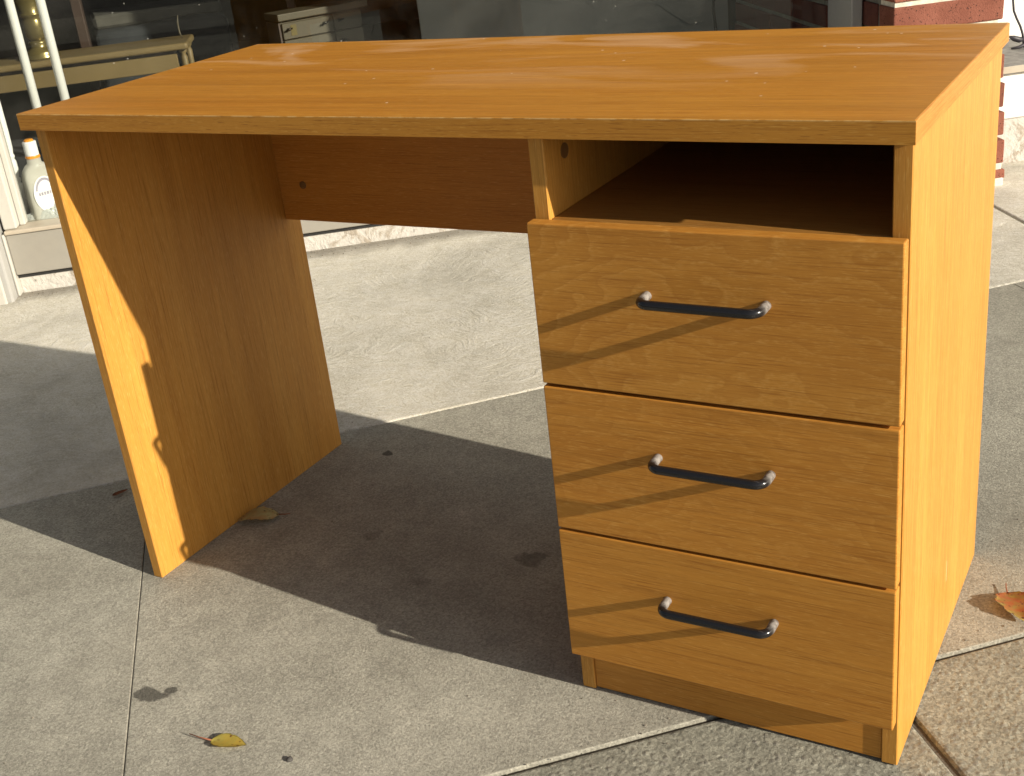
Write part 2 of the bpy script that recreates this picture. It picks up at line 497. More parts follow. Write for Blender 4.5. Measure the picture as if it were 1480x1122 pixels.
M['greige'] = simple('greige_painted_wood', (0.068, 0.054, 0.031), 0.55, 0, 0.05, 6)
M['brass'] = simple('aged_brass', (0.20, 0.155, 0.055), 0.25, 0.55, 0.2, 12)
M['redwood'] = simple('reddish_brown_wood', (0.045, 0.026, 0.018), 0.5, 0, 0.25, 8)
M['bluegrey'] = simple('blue_grey_cloth', (0.016, 0.018, 0.021), 0.9, 0, 0.4, 9)
M['iron'] = simple('black_wrought_iron', (0.03, 0.027, 0.035), 0.5, 0.0, 0.3, 60)
M['plastic'] = plasticmat()
M['cloth'] = simple('white_cloth', (0.75, 0.73, 0.68), 0.9, 0, 0.06, 30)
M['whiteplastic'] = simple('white_plastic', (0.85, 0.84, 0.86), 0.35, 0, 0.02, 5)
M['orange'] = simple('orange_plastic', (0.80, 0.30, 0.02), 0.4, 0, 0.05, 5)
M['label'] = simple('white_label', (0.82, 0.81, 0.80), 0.5, 0, 0.02, 5)
M['print'] = simple('grey_violet_print', (0.32, 0.29, 0.36), 0.6, 0, 0.1, 40)
M['tag'] = simple('yellow_paper_tag', (0.12, 0.09, 0.025), 0.7, 0, 0.1, 50)
M['knob'] = simple('dark_metal_knob', (0.05, 0.045, 0.04), 0.3, 0.8, 0.2, 20)
M['cable_shade_black'] = simple('black_cable_and_shade', (0.02, 0.02, 0.02), 0.5)  # the cable, and the strips painted as shade
M['bottle'] = None
t = NT('clear_bottle_with_pale_liquid')
tr = t.n('ShaderNodeBsdfTransparent')
tr.inputs[0].default_value = (0.8, 0.82, 0.78, 1)
mxs = t.n('ShaderNodeMixShader')
mxs.inputs[0].default_value = 0.78
t.fin((0.60, 0.57, 0.51), 0.06)
t.l(tr.outputs[0], mxs.inputs[1])
t.l(t.b.outputs[0], mxs.inputs[2])
t.l(mxs.outputs[0], t.out.inputs[0])
M['bottle'] = t.m
M['leaf_or'] = leafmat('orange_red_leaf', (0.52, 0.17, 0.05), (0.42, 0.30, 0.07), (0.10, 0.03, 0.02))
M['leaf_ye'] = leafmat('yellow_leaf', (0.62, 0.47, 0.09), (0.52, 0.45, 0.11), (0.22, 0.08, 0.03))
M['leaf_gr'] = leafmat('olive_leaf', (0.62, 0.56, 0.27), (0.62, 0.44, 0.20), (0.10, 0.06, 0.03))
M['leaf_rd'] = leafmat('rust_leaf', (0.32, 0.10, 0.03), (0.22, 0.08, 0.03), (0.08, 0.03, 0.02))
M['stem'] = simple('leaf_stem', (0.28, 0.10, 0.05), 0.6)
M['grit'] = simple('sandy_grit', (0.22, 0.195, 0.155), 0.9, 0, 0.5, 60)
M['stone'] = simple('dark_pebble', (0.07, 0.065, 0.06), 0.8, 0, 0.3, 100)

# ------------------------------------------------------------------ object helpers
def link(name, bm, mat, parent=None, smooth=False):
    me = bpy.data.meshes.new(name)
    bmesh.ops.recalc_face_normals(bm, faces=bm.faces[:])
    bm.to_mesh(me)
    bm.free()
    if smooth:
        for p in me.polygons:
            p.use_smooth = True
    o = bpy.data.objects.new(name, me)
    C.objects.link(o)
    if mat is not None:
        me.materials.append(M[mat] if isinstance(mat, str) else mat)
    if parent is not None:
        o.parent = parent
    return o

def empty(name, loc=(0, 0, 0), rotz=0.0):
    o = bpy.data.objects.new(name, None)
    C.objects.link(o)
    o.location = loc
    o.rotation_euler = (0, 0, rotz)
    o.empty_display_size = 0.05
    return o

def tag(o, label=None, cat=None, group=None, kind=None):
    if label: o['label'] = label
    if cat: o['category'] = cat
    if group: o['group'] = group
    if kind: o['kind'] = kind
    return o

def add_box(bm, x0, x1, y0, y1, z0, z1, bev=0.0, seg=1, mat=None):
    g = bmesh.ops.create_cube(bm, size=1.0)
    vs_ = g['verts']
    for v in vs_:
        v.co = Vector((x0 + (v.co.x + 0.5) * (x1 - x0), y0 + (v.co.y + 0.5) * (y1 - y0), z0 + (v.co.z + 0.5) * (z1 - z0)))
    if mat is not None:
        bmesh.ops.transform(bm, matrix=mat, verts=vs_)
    if bev:
        es = list({e for v in vs_ for e in v.link_edges})
        bmesh.ops.bevel(bm, geom=es, offset=bev, segments=seg, affect='EDGES', profile=0.5)

def box(name, x0, x1, y0, y1, z0, z1, mat, parent=None, bev=0.0, seg=1):
    bm = bmesh.new()
    add_box(bm, x0, x1, y0, y1, z0, z1, bev, seg)
    return link(name, bm, mat, parent)

def add_tube(bm, pts, rad, n=10, caps=True):
    pts = [Vector(p) for p in pts]
    rads = rad if isinstance(rad, (list, tuple)) else [rad] * len(pts)
    rings = []
    prev = None
    for i, p in enumerate(pts):
        d = (pts[min(i + 1, len(pts) - 1)] - pts[max(i - 1, 0)]).normalized()
        if prev is None:
            a = Vector((0, 0, 1)) if abs(d.z) < 0.9 else Vector((1, 0, 0))
            s = d.cross(a).normalized()
        else:
            s = (prev - d * prev.dot(d)).normalized()
        prev = s
        q = d.cross(s)
        rings.append([bm.verts.new(p + (s * math.cos(2 * math.pi * k / n) + q * math.sin(2 * math.pi * k / n)) * rads[i]) for k in range(n)])
    for a, b in zip(rings, rings[1:]):
        for k in range(n):
            bm.faces.new((a[k], a[(k + 1) % n], b[(k + 1) % n], b[k]))
    if caps:
        bm.faces.new(list(reversed(rings[0])))
        bm.faces.new(rings[-1])

def add_lathe(bm, prof, n=20, cx=0.0, cy=0.0, sx=1.0, sy=1.0):
    rings = []
    for r, z in prof:
        rings.append([bm.verts.new((cx + r * sx * math.cos(2 * math.pi * k / n), cy + r * sy * math.sin(2 * math.pi * k / n), z)) for k in range(n)])
    for a, b in zip(rings, rings[1:]):
        for k in range(n):
            bm.faces.new((a[k], a[(k + 1) % n], b[(k + 1) % n], b[k]))
    bm.faces.new(list(reversed(rings[0])))
    bm.faces.new(rings[-1])

# ------------------------------------------------------------------ the ground
GA = R(44.8)
e1 = Vector((math.cos(GA), math.sin(GA), 0))
e2 = Vector((math.sin(GA), -math.cos(GA), 0))
bm = bmesh.new()
bmesh.ops.create_grid(bm, x_segments=1, y_segments=1, size=200)
for v in bm.verts:
    v.co.z = -0.13
tag(link('ground', bm, 'asphalt'), 'dark asphalt street surface around the pavement', kind='structure')
walk = tag(empty('sidewalk'), 'pale worn concrete pavement under the desk and along the shopfront', kind='structure')
bm = bmesh.new()
P4 = [e1 * p + e2 * q for p, q in ((-9, -6), (10, -6), (10, 6.2), (-9, 6.2))]
lo = [bm.verts.new((v.x, v.y, -0.125)) for v in P4]
hi = [bm.verts.new((v.x, v.y, -0.0065)) for v in P4]
bm.faces.new(hi)
for k in range(4):
    bm.faces.new((lo[k], lo[(k + 1) % 4], hi[(k + 1) % 4], hi[k]))
link('joint_bed', bm, 'soil', walk)

def cross(l1, l2):
    (p, d), (q, e) = l1, l2
    t_ = ((q.x - p.x) * e.y - (q.y - p.y) * e.x) / (d.x * e.y - d.y * e.x)
    return p + d * t_
V2 = lambda x, y: Vector((x, y))
J1 = (V2(-0.445, 0.088), V2(1.463, 1.494).normalized())      # joint behind the desk
J2 = (V2(0.733, -0.178), V2(0.524, 0.497).normalized())      # joint in front of it
N2 = V2(J2[1].y, -J2[1].x)
J0 = (J1[0] - V2(J1[1].y, -J1[1].x) * 3.0, J1[1])
XD = V2(0.669, -0.743).normalized()                           # the cross joints
def xl(x, y, off=0.0):
    return (V2(x, y) + J2[1] * off, XD)
def slab(near, far, left, right, mat, top=0.0, gap=0.003, bev=0.006, seg=3):
    c = [cross(far, left), cross(far, right), cross(near, right), cross(near, left)]
    mid = sum(c, V2(0, 0)) / 4
    g = bmesh.new()
    up, dn = [], []
    for k, p in enumerate(c):
        a_, b_ = (c[k - 1] - p).normalized(), (c[(k + 1) % 4] - p).normalized()
        p = p + (a_ + b_) * gap
        up.append(g.verts.new((p.x, p.y, top)))
        dn.append(g.verts.new((p.x, p.y, -0.06)))
    g.faces.new(up)
    g.faces.new(list(reversed(dn)))
    for k in range(4):
        g.faces.new((up[k], dn[k], dn[(k + 1) % 4], up[(k + 1) % 4]))
    bmesh.ops.recalc_face_normals(g, faces=g.faces[:])
    es = [e for e in g.edges if all(v.co.z > -0.03 for v in e.verts)]
    bmesh.ops.bevel(g, geom=es, offset=bev, segments=seg, affect='EDGES', profile=0.5)
    return link('concrete_slab', g, mat, walk)

J3 = (J2[0] + N2 * 1.03, J2[1])
J4 = (J2[0] + N2 * 2.06, J2[1])
J5 = (J2[0] + N2 * 3.09, J2[1])
# row by the shop; one cross joint shows to the right of the desk
for a, b in ((-4.8, -3.2), (-3.2, 0.0), (0.0, 1.2), (1.2, 2.4)):
    slab(J1, J0, (V2(0.923, 2.169) + J1[1] * a, V2(0.086, -0.12).normalized()), (V2(0.923, 2.169) + J1[1] * b, V2(0.086, -0.12).normalized()), 'conc_back')
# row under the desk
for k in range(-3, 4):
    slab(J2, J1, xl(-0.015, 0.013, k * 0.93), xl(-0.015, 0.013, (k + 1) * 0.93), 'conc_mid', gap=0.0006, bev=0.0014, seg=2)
# the rows nearest the camera
for k in range(-3, 4):
    slab(J3, J2, xl(1.17, 0.097, k * 0.93), xl(1.17, 0.097, (k + 1) * 0.93), 'conc_front', top=-0.0015, gap=0.0035, bev=0.007)
for k in range(-2, 3):
    slab(J4, J3, xl(1.0, 0.0, k * 1.4), xl(1.0, 0.0, (k + 1) * 1.4), 'conc_front', top=-0.001)
    slab(J5, J4, xl(0.5, 0.0, k * 1.4), xl(0.5, 0.0, (k + 1) * 1.4), 'conc_mid', top=-0.001)
bm = bmesh.new()
P4 = [e1 * p + e2 * q for p, q in ((-9, 4.2), (10, 4.2), (10, 6.2), (-9, 6.2))]
bm.faces.new([bm.verts.new((v.x, v.y, -0.004)) for v in P4])
link('bounce_strip', bm, 'conc_mid', walk)  # unseen extra pavement width, added to bounce light onto the drawers

# ------------------------------------------------------------------ the desk
W, D, H, TT = 1.1709, 0.5015, 0.74, 0.0224
XL, TP, OF = 0.0094, 0.0181, 0.0157
XR = W - 0.0045
XP = 0.7692
ZT = H - TT
desk = tag(empty('writing_desk'), 'orange oak veneer desk with three drawers standing on the pavement', 'desk')
BV = 0.0012
top = box('desktop', 0.0008, W - 0.0008, 0.0008, D, ZT, H, 'wood_top', desk, 0.0006, 1)
box('edge_band', 0, W, 0, 0.00075, ZT + 0.0002, H - 0.0003, 'wood_edge', top, 0.0003)
box('edge_band', W - 0.00075, W, 0.0008, D, ZT + 0.0002, H - 0.0003, 'wood_edge_y', top, 0.0003)
box('side_panel', XL, XL + TP, OF, 0.498, 0, ZT, 'wood_z', desk, BV)
box('side_panel', XR - TP, XR, OF, 0.486, 0, ZT, 'wood_z', desk, BV)
box('inner_panel', XP, XP + TP, OF, 0.486, 0, ZT, 'wood_z', desk, BV)
mod = box('modesty_panel', XL + TP, XP, 0.4596, 0.476, 0.4528, ZT, 'wood_red', desk, BV)
bm = bmesh.new()
add_lathe(bm, [(0.0065, 0), (0.0065, 0.0012), (0.005, 0.0016)], 16)
bmesh.ops.transform(bm, matrix=Matrix.Translation((0.079, 0.4596, 0.515)) @ Matrix.Rotation(R(90), 4, 'X'), verts=bm.verts[:])
link('screw_cap', bm, 'cap', mod)
bm = bmesh.new()
add_lathe(bm, [(0.0085, 0), (0.0085, 0.0012), (0.007, 0.0016)], 16)
bmesh.ops.transform(bm, matrix=Matrix.Translation((XP + TP, 0.062, 0.69)) @ Matrix.Rotation(R(90), 4, 'Y'), verts=bm.verts[:])
link('screw_cap', bm, 'cap', desk)
IX0, IX1 = XP + TP, XR - TP
box('shelf', IX0, IX1, OF + 0.003, 0.47, 0.610, 0.6264, 'wood_in_shade', desk, BV)
box('back_panel', IX0, IX1, 0.470, 0.482, 0.02, ZT, 'wood_in_shade', desk)
box('kick_plate', IX0, IX1, OF + 0.0025, OF + 0.0185, 0.002, 0.075, 'wood_x', desk, BV)
XD0, XD1, YD = 0.7685, 1.1648, -0.0043
FT = 0.0166

def handle(parent, xc, zc, half=0.064, proj=0.027, r=0.0052, rb=0.012):
    pts = [(-half, 0.0, 0)]
    for k in range(9):
        a = math.pi / 2 * k / 8
        pts.append((-half + rb - rb * math.cos(a), -proj + rb - rb * math.sin(a), 0))
    for k in range(9):
        a = math.pi / 2 * k / 8
        pts.append((half - rb + rb * math.sin(a), -proj + rb - rb * math.cos(a), 0))
    pts.append((half, 0.0, 0))
    g = bmesh.new()
    add_tube(g, pts, r, 14)
    o = link('handle', g, 'handle', parent, smooth=True)
    o.location = (xc, YD + 0.0005, zc)
    return o

for z0, z1, mat, hx, hz in ((0.4395, 0.628, 'wood_cath', 0.9683, 0.556), (0.250, 0.4355, 'wood_cath2', 0.969, 0.3652), (0.0646, 0.2463, 'wood_x', 0.969, 0.177)):
    g = bmesh.new()
    add_box(g, XD0, XD1, YD, YD + FT, z0, z1, 0.0016, 2)
    o = link('drawer', g, mat, desk)
    g = bmesh.new()                       # the box behind the front
    bx0, bx1, by0, by1, bz0, bz1 = IX0 + 0.013, IX1 - 0.013, YD + FT, 0.44, z0 + 0.02, z1 - 0.03
    add_box(g, bx0, bx0 + 0.012, by0, by1, bz0, bz1)
    add_box(g, bx1 - 0.012, bx1, by0, by1, bz0, bz1)
    add_box(g, bx0 + 0.012, bx1 - 0.012, by0, by1 - 0.012, bz0 + 0.005, bz0 + 0.01)
    add_box(g, bx0 + 0.012, bx1 - 0.012, by1 - 0.012, by1, bz0, bz1)
    link('drawer_box', g, 'wood_red', o)
    handle(o, hx, hz)

# ------------------------------------------------------------------ the shopfront (s along the wall, d into the shop)
TH = R(37.235)
WO = Vector((-1.431, 1.02244, 0))
us = Vector((math.cos(TH), math.sin(TH), 0))
ud = Vector((-math.sin(TH), math.cos(TH), 0))
def wp(s, d, z):
    return WO + us * s + ud * d + Vector((0, 0, z))

shop = tag(empty('shop_building', WO, TH), 'shop with low display window and pale stall riser behind the desk', 'shop')
RS = 2.325
# left bay, under the window
box('plinth', -0.03, 2.352, 0.0, 0.16, -0.02, 0.0455, 'plaster', shop, 0.004, 2)
box('stall_riser', -0.028, 2.352, -0.018, 0.10, 0.0565, 0.172, 'panel', shop, 0.003, 2)
box('shadow_strip', -0.028, 2.352, -0.006, 0.10, 0.046, 0.056, 'cable_shade_black', shop)  # black strip painted as the shade beneath the stall riser
box('corner_trim', -0.036, -0.0285, -0.03, 0.02, 0.0, 0.176, 'white', shop, 0.003, 2)
box('window_sill', -0.028, 2.352, -0.026, 0.075, 0.1725, 0.184, 'sill', shop, 0.003, 2)
fr = box('window_frame', -0.03, 0.006, -0.012, 0.05, 0.1845, 2.30, 'white', shop, 0.004, 2)
box('frame_bead', 0.0065, 0.022, 0.02, 0.06, 0.1845, 2.30, 'white', fr, 0.003, 2)
jb = box('door_jamb', -0.42, -0.0365, -0.075, 0.12, -0.02, 2.3, 'alu', shop, 0.006, 2)
box('jamb_fillet', -0.095, -0.052, -0.087, -0.0755, -0.02, 2.3, 'white', jb, 0.005, 3)
box('door_panel', -2.6, -0.4205, 0.02, 0.08, -0.02, 2.3, 'alu', shop, 0.003)
box('window_glass', 0.0225, RS, 0.046, 0.052, 0.185, 2.30, 'glass', shop)
mu = box('window_mullion', RS, 2.356, -0.14, -0.055, 0.1845, 2.30, 'alu', shop, 0.003, 2)
box('frame_strip', RS + 0.008, 2.352, -0.054, 0.052, 0.1845, 2.30, 'alu', mu, 0.002)
box('window_head', -0.03, 2.352, -0.02, 0.10, 2.3005, 2.40, 'white', shop, 0.004)
box('fascia', -0.42, 2.652, 0.0, 0.22, 2.401, 3.2, 'fascia', shop)
box('fascia', 2.653, 7.0, 0.0, 0.34, 2.401, 3.2, 'fascia', shop)
box('fascia', -2.6, -0.4205, 0.0, 0.22, 2.301, 3.2, 'fascia', shop)
# shop interior
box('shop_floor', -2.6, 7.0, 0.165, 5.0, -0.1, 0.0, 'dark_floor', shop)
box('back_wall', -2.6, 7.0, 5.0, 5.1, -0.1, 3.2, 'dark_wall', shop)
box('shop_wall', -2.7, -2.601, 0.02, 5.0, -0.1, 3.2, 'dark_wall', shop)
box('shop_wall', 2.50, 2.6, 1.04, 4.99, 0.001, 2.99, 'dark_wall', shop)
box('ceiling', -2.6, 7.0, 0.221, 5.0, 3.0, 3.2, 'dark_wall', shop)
box('display_floor', 0.0, 2.30, 0.0765, 0.62, 0.12, 0.172, 'dark_floor', shop, 0.003)
# right bay
rb0 = 2.70
box('plinth', rb0, 6.9, -0.135, 0.1, -0.02, 0.125, 'plaster', shop, 0.004, 2)
box('stall_riser', rb0, 6.9, -0.122, 0.10, 0.1255, 0.255, 'render', shop, 0.003, 2)
sl = box('window_sill', rb0, 6.9, -0.135, 0.30, 0.2555, 0.278, 'slate', shop, 0.003, 2)
box('sill_edge', rb0, 6.9, -0.141, -0.1352, 0.258, 0.277, 'sill', sl, 0.001)
box('rendered_wall', rb0, 6.9, 0.235, 0.34, 0.2785, 2.400, 'render', shop, 0.003)
box('return_wall', 2.655, 2.6995, -0.12, 0.30, 0.0, 2.4, 'render', shop)

# brick pillar between the bays
pil = tag(empty('brick_pillar', wp(2.36, -0.33, 0), TH), 'sunlit red brick pillar with pale mortar beside the shop window', 'pillar')
bm = bmesh.new()
add_box(bm, 0.004, 0.286, 0.006, 0.09, -0.02, 2.40)
add_box(bm, 0.004, 0.322, -0.003, 0.10, -0.02, 0.022, 0.004, 2)
add_box(bm, 0.006, 0.319, 0.004, 0.10, 0.0221, 0.062, 0.004, 2)
link('mortar_core', bm, 'mortar', pil)
box('mortar_side', 0.005, 0.284, 0.091, 0.33, -0.02, 2.40, 'mortar_shaded', pil)
def brick(x0, x1, y0, y1, z0, z1, parent, mat='brick'):
    g = bmesh.new()
    add_box(g, x0, x1, y0, y1, z0, z1, 0.0035, 2)
    for v in g.verts:
        v.co += noise.noise_vector(v.co * 37 + Vector((x0 * 91, z0 * 57, 0))) * 0.0018
    return link('brick', g, mat, parent)
brick(0.0, 0.326, -0.002, 0.09, 0.019, 0.044, pil)
for k in range(30):
    z0 = 0.062 + 0.0765 * k
    z1 = z0 + 0.0635
    right = 0.326 - 0.062 * min(z0, 0.46)
    brick(0.0 + random.uniform(-.001, .001), right, 0.0, 0.092, z0, z1, pil)
    # left side behind the front brick, its shade painted in with darker bricks
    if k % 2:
        brick(0.0, 0.14, 0.106, 0.322, z0, z1, pil, 'brick_shaded')
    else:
        brick(0.0, 0.14, 0.106, 0.205, z0, z1, pil, 'brick_shaded')
        brick(0.0, 0.14, 0.219, 0.322, z0, z1, pil, 'brick_shaded')

# brick reflection in the window glass, modelled as a wall behind it
iw = tag(empty('reflected_brick_wall', wp(2.365, 0.06, 0), TH), 'dim brick wall behind the window glass, modelled for a reflection in it', 'wall')
bm = bmesh.new()
add_box(bm, 0.006, 0.12, 0.0, 0.96, 0.0, 2.4)
link('mortar_core', bm, 'mortar_dim', iw)
for k in range(30):
    z0 = 0.019 + 0.0765 * k
    y = 0.002 if k % 2 else -0.17
    while y < 0.955:
        a, b = max(y, 0.002), min(y + 0.365, 0.968)
        if b - a > 0.03:
            brick(0.0, 0.09, a, b, z0, z0 + 0.0635, iw, 'brick_reflected')
        y += 0.379

# ------------------------------------------------------------------ things inside the shop window
tag(box('display_board', 1.23, 2.335, 0.0, 0.02, 0.0, 1.80, 'grey_board', None, 0.002), 'plain grey backing board inside the window beside the reflected brick wall', 'board')
bd = bpy.data.objects['display_board']
bd.location = wp(0, 1.0, 0)
bd.rotation_euler = (0, 0, TH)
bm = bmesh.new()
add_tube(bm, [(0, 0, 0.172), (0.006, 0, 0.28), (-0.004, 0.002, 0.40), (0.004, 0, 0.52), (0.0, 0, 1.60)], 0.006, 8)
cb = link('cable', bm, 'cable_shade_black', None, True)
cb.location = wp(2.245, 0.87, 0)
cb.location.z = 0
tag(cb, 'dark cable hanging between grey board and reflected brick wall', 'cable')

def pole(s, d, lab, r=0.0125):
    g = bmesh.new()
    add_lathe(g, [(r, 0.173), (r, 1.7)], 18)
    o = link('white_pole', g, 'polewhite', None, True)
    o.location = wp(s, d, 0)
    o.rotation_euler = (0, 0, TH)
    return tag(o, lab, 'pole', 'white poles in the shop window')
pole(0.091, 0.19, 'slim white upright pole rising behind the orange capped bottle')
pole(0.172, 0.19, 'slim white upright pole just right of the brass lamp')

bm = bmesh.new()
pr = [(0.0125, 0.173), (0.0125, 0.272), (0.010, 0.277), (0.007, 0.281), (0.0105, 0.287), (0.0105, 0.291), (0.007, 0.296), (0.0095, 0.303), (0.0118, 0.318),
      (0.0122, 0.332), (0.0108, 0.342), (0.0078, 0.348), (0.0108, 0.353), (0.0108, 0.357), (0.0085, 0.362), (0.011, 0.378), (0.0122, 0.42), (0.0122, 0.52), (0.010, 0.62), (0.0125, 0.70), (0.0125, 1.2)]
add_lathe(bm, pr, 18)
o = link('turned_spindle', bm, 'polewhite', None, True)
o.location = wp(0.004, 0.125, 0)
tag(o, 'white turned wooden spindle standing against the window frame', 'spindle')

# bottle
bot = tag(empty('glass_bottle', wp(0.068, 0.100, 0.1765), TH + R(38)), 'clear flat bottle with white cap and orange band on the window ledge', 'bottle')
bm = bmesh.new()
prof = [(0.0, 0.0), (0.94, 0.0), (1.0, 0.008), (1.0, 0.105), (0.97, 0.125), (0.85, 0.142), (0.62, 0.153), (0.45, 0.158), (0.42, 0.172)]
N = 28
rings = []
for f, z in prof[1:]:
    ring = []
    k_round = min(1.0, max(0.0, (z - 0.105) / 0.05))
    for k in range(N):
        a = 2 * math.pi * k / N
        ex = 4.5 - 2.5 * k_round
        ca, sa = math.cos(a), math.sin(a)
        rx, ry = 0.044, 0.024 + 0.018 * k_round * (f < 0.7)
        x = math.copysign(abs(ca) ** (2 / ex), ca) * rx * f
        y = math.copysign(abs(sa) ** (2 / ex), sa) * min(ry * f if f > 0.7 else 0.044 * f, 0.03)
        ring.append(bm.verts.new((x, y, z)))
    rings.append(ring)
for a, b in zip(rings, rings[1:]):
    for k in range(N):
        bm.faces.new((a[k], a[(k + 1) % N], b[(k + 1) % N], b[k]))
bm.faces.new(list(reversed(rings[0])))
bm.faces.new(rings[-1])
link('bottle_body', bm, 'bottle', bot, True)
bm = bmesh.new(); add_lathe(bm, [(0.0195, 0.1715), (0.0200, 0.173), (0.0200, 0.177), (0.0195, 0.1785)], 24)
link('orange_band', bm, 'orange', bot)
bm = bmesh.new(); add_lathe(bm, [(0.0185, 0.179), (0.0185, 0.215), (0.017, 0.2175)], 24)
link('cap', bm, 'whiteplastic', bot)
bm = bmesh.new(); add_lathe(bm, [(0.0125, 0.2175), (0.0125, 0.2215), (0.009, 0.2235)], 20)
link('cap_button', bm, 'orange', bot)
bm = bmesh.new()      # oval label on the broad face
vsl = [bm.verts.new((0.036 * math.cos(2 * math.pi * k / 24), -0.0246 - 0.0006, 0.072 + 0.050 * math.sin(2 * math.pi * k / 24))) for k in range(24)]
vs2 = [bm.verts.new((v.co.x, v.co.y + 0.001, v.co.z)) for v in vsl]
bm.faces.new(vsl)
for k in range(24):
    bm.faces.new((vsl[k], vs2[k], vs2[(k + 1) % 24], vsl[(k + 1) % 24]))
lb = link('label', bm, 'label', bot)
bm = bmesh.new()      # printed arc and small print
for k in range(14):
    a0, a1 = math.pi * (0.06 + 0.88 * k / 14), math.pi * (0.06 + 0.88 * (k + 1) / 14)
    q = [bm.verts.new((r_ * math.cos(a) * 0.9, -0.0256, 0.078 + r_ * math.sin(a) * 1.25)) for r_, a in ((0.026, a0), (0.032, a0), (0.032, a1), (0.026, a1))]
    bm.faces.new(q)
for x0, x1 in ((-0.022, -0.017), (-0.015, -0.009), (-0.007, -0.001), (0.001, 0.008), (0.010, 0.014), (0.016, 0.022)):
    q = [bm.verts.new((x, -0.0256, z)) for x, z in ((x0, 0.070), (x1, 0.070), (x1, 0.079), (x0, 0.079))]
    bm.faces.new(q)
link('printed_arc', bm, 'print', lb)

# crumpled plastic and a white cloth bundle on the ledge
def lump(name, cx, cd, rx, rd, h, mat, seed, rough, n=40):
    g = bmesh.new()
    grid = []
    for i in range(n + 1):
        row = []
        for j in range(n + 1):
            x, y = -1 + 2 * i / n, -1 + 2 * j / n
            r = math.hypot(x, y)
            base = max(0.0, 1 - r ** 2.2)
            p = Vector((x * 3 + seed, y * 3, seed * 2))
            nz = noise.noise(p) * 0.5 + noise.noise(p * 2.3) * 0.35 + abs(noise.noise(p * 4.5)) * 0.4
            z = h * (base ** 0.6) * (0.75 + rough * nz) if base > 0 else 0.0
            wob = 1 + 0.18 * noise.noise(Vector((math.atan2(y, x) * 1.4 + seed, seed, 0)))
            row.append(g.verts.new((x * rx * wob, y * rd * wob, max(0.001, z))))
        grid.append(row)
    for i in range(n):
        for j in range(n):
            x, y = -1 + 2 * (i + .5) / n, -1 + 2 * (j + .5) / n
            if math.hypot(x, y) < 1.0:
                g.faces.new((grid[i][j], grid[i + 1][j], grid[i + 1][j + 1], grid[i][j + 1]))
    for v in [v for v in g.verts if not v.link_faces]:
        g.verts.remove(v)
    o = link(name, g, mat, None, mat == 'cloth')
    o.location = wp(cx, cd, 0.1725)
    o.rotation_euler = (0, 0, TH)
    return o
tag(lump('plastic_wrap', 0.095, 0.083, 0.10, 0.030, 0.036, 'plastic', 3.1, 1.3, 44), 'crumpled clear plastic wrap lying in front of the bottle', 'plastic wrap')
tag(lump('white_cloth', 0.150, 0.098, 0.07, 0.036, 0.10, 'cloth', 8.7, 0.45, 36), 'white cloth bundle heaped beside the bottle', 'cloth')

# carton behind the bottle
ct = tag(empty('cardboard_box', wp(-0.03, 0.36, 0.1725), TH), 'grey carton in the dark behind the bottle', 'box')
ct.location = wp(0.06, 0.34, 0.1725)
box('box_body', -0.16, 0.18, 0.0, 0.2, 0.0, 0.155, 'bluegrey', ct, 0.003)
box('box_flap', -0.158, 0.178, -0.03, 0.003, 0.1555, 0.1585, 'bluegrey', ct)

# console table with lamp
tb = tag(empty('console_table', wp(-0.05, 1.04, 0), TH), 'light brown wooden table with rounded top inside the dark shop', 'table')
box('table_top', -0.9, 0.478, 0.0, 0.24, 0.468, 0.491, 'maple', tb, 0.008, 3)
box('apron', -0.84, 0.432, 0.03, 0.05, 0.398, 0.455, 'maple', tb, 0.002)
box('apron_rail', -0.84, 0.425, 0.034, 0.20, 0.4552, 0.4675, 'redwood', tb)
for x, y in ((0.455, 0.035), (0.455, 0.205), (-0.86, 0.035), (-0.86, 0.205)):
    g = bmesh.new()
    add_lathe(g, [(0.007, 0), (0.009, 0.2), (0.011, 0.40), (0.012, 0.44), (0.008, 0.452), (0.0135, 0.459), (0.0135, 0.4675)], 12, x, y)
    link('leg', g, 'maple', tb, True)

lamp = tag(empty('brass_lamp', wp(-0.078, 1.13, 0.4915), TH), 'aged brass table lamp on the light brown table', 'lamp')
bm = bmesh.new()
add_lathe(bm, [(0.062, 0.0), (0.064, 0.006), (0.056, 0.013), (0.060, 0.020), (0.044, 0.030), (0.030, 0.040), (0.036, 0.052), (0.033, 0.060)], 24)
link('lamp_foot', bm, 'brass', lamp, True)
bm = bmesh.new()
add_lathe(bm, [(0.030, 0.0605), (0.037, 0.08), (0.040, 0.105), (0.038, 0.128), (0.034, 0.138), (0.042, 0.144), (0.042, 0.150), (0.036, 0.156), (0.048, 0.19), (0.055, 0.24), (0.048, 0.29), (0.022, 0.33), (0.012, 0.40)], 24)
link('lamp_body', bm, 'brass', lamp, True)
bm = bmesh.new()
n = 24
r1 = [bm.verts.new((0.17 * math.cos(2 * math.pi * k / n), 0.17 * math.sin(2 * math.pi * k / n), 0.40)) for k in range(n)]
r2 = [bm.verts.new((0.10 * math.cos(2 * math.pi * k / n), 0.10 * math.sin(2 * math.pi * k / n), 0.60)) for k in range(n)]
for k in range(n):
    bm.faces.new((r1[k], r1[(k + 1) % n], r2[(k + 1) % n], r2[k]))
bmesh.ops.solidify(bm, geom=bm.faces[:], thickness=0.002)
link('lamp_shade', bm, 'cloth', lamp, True)

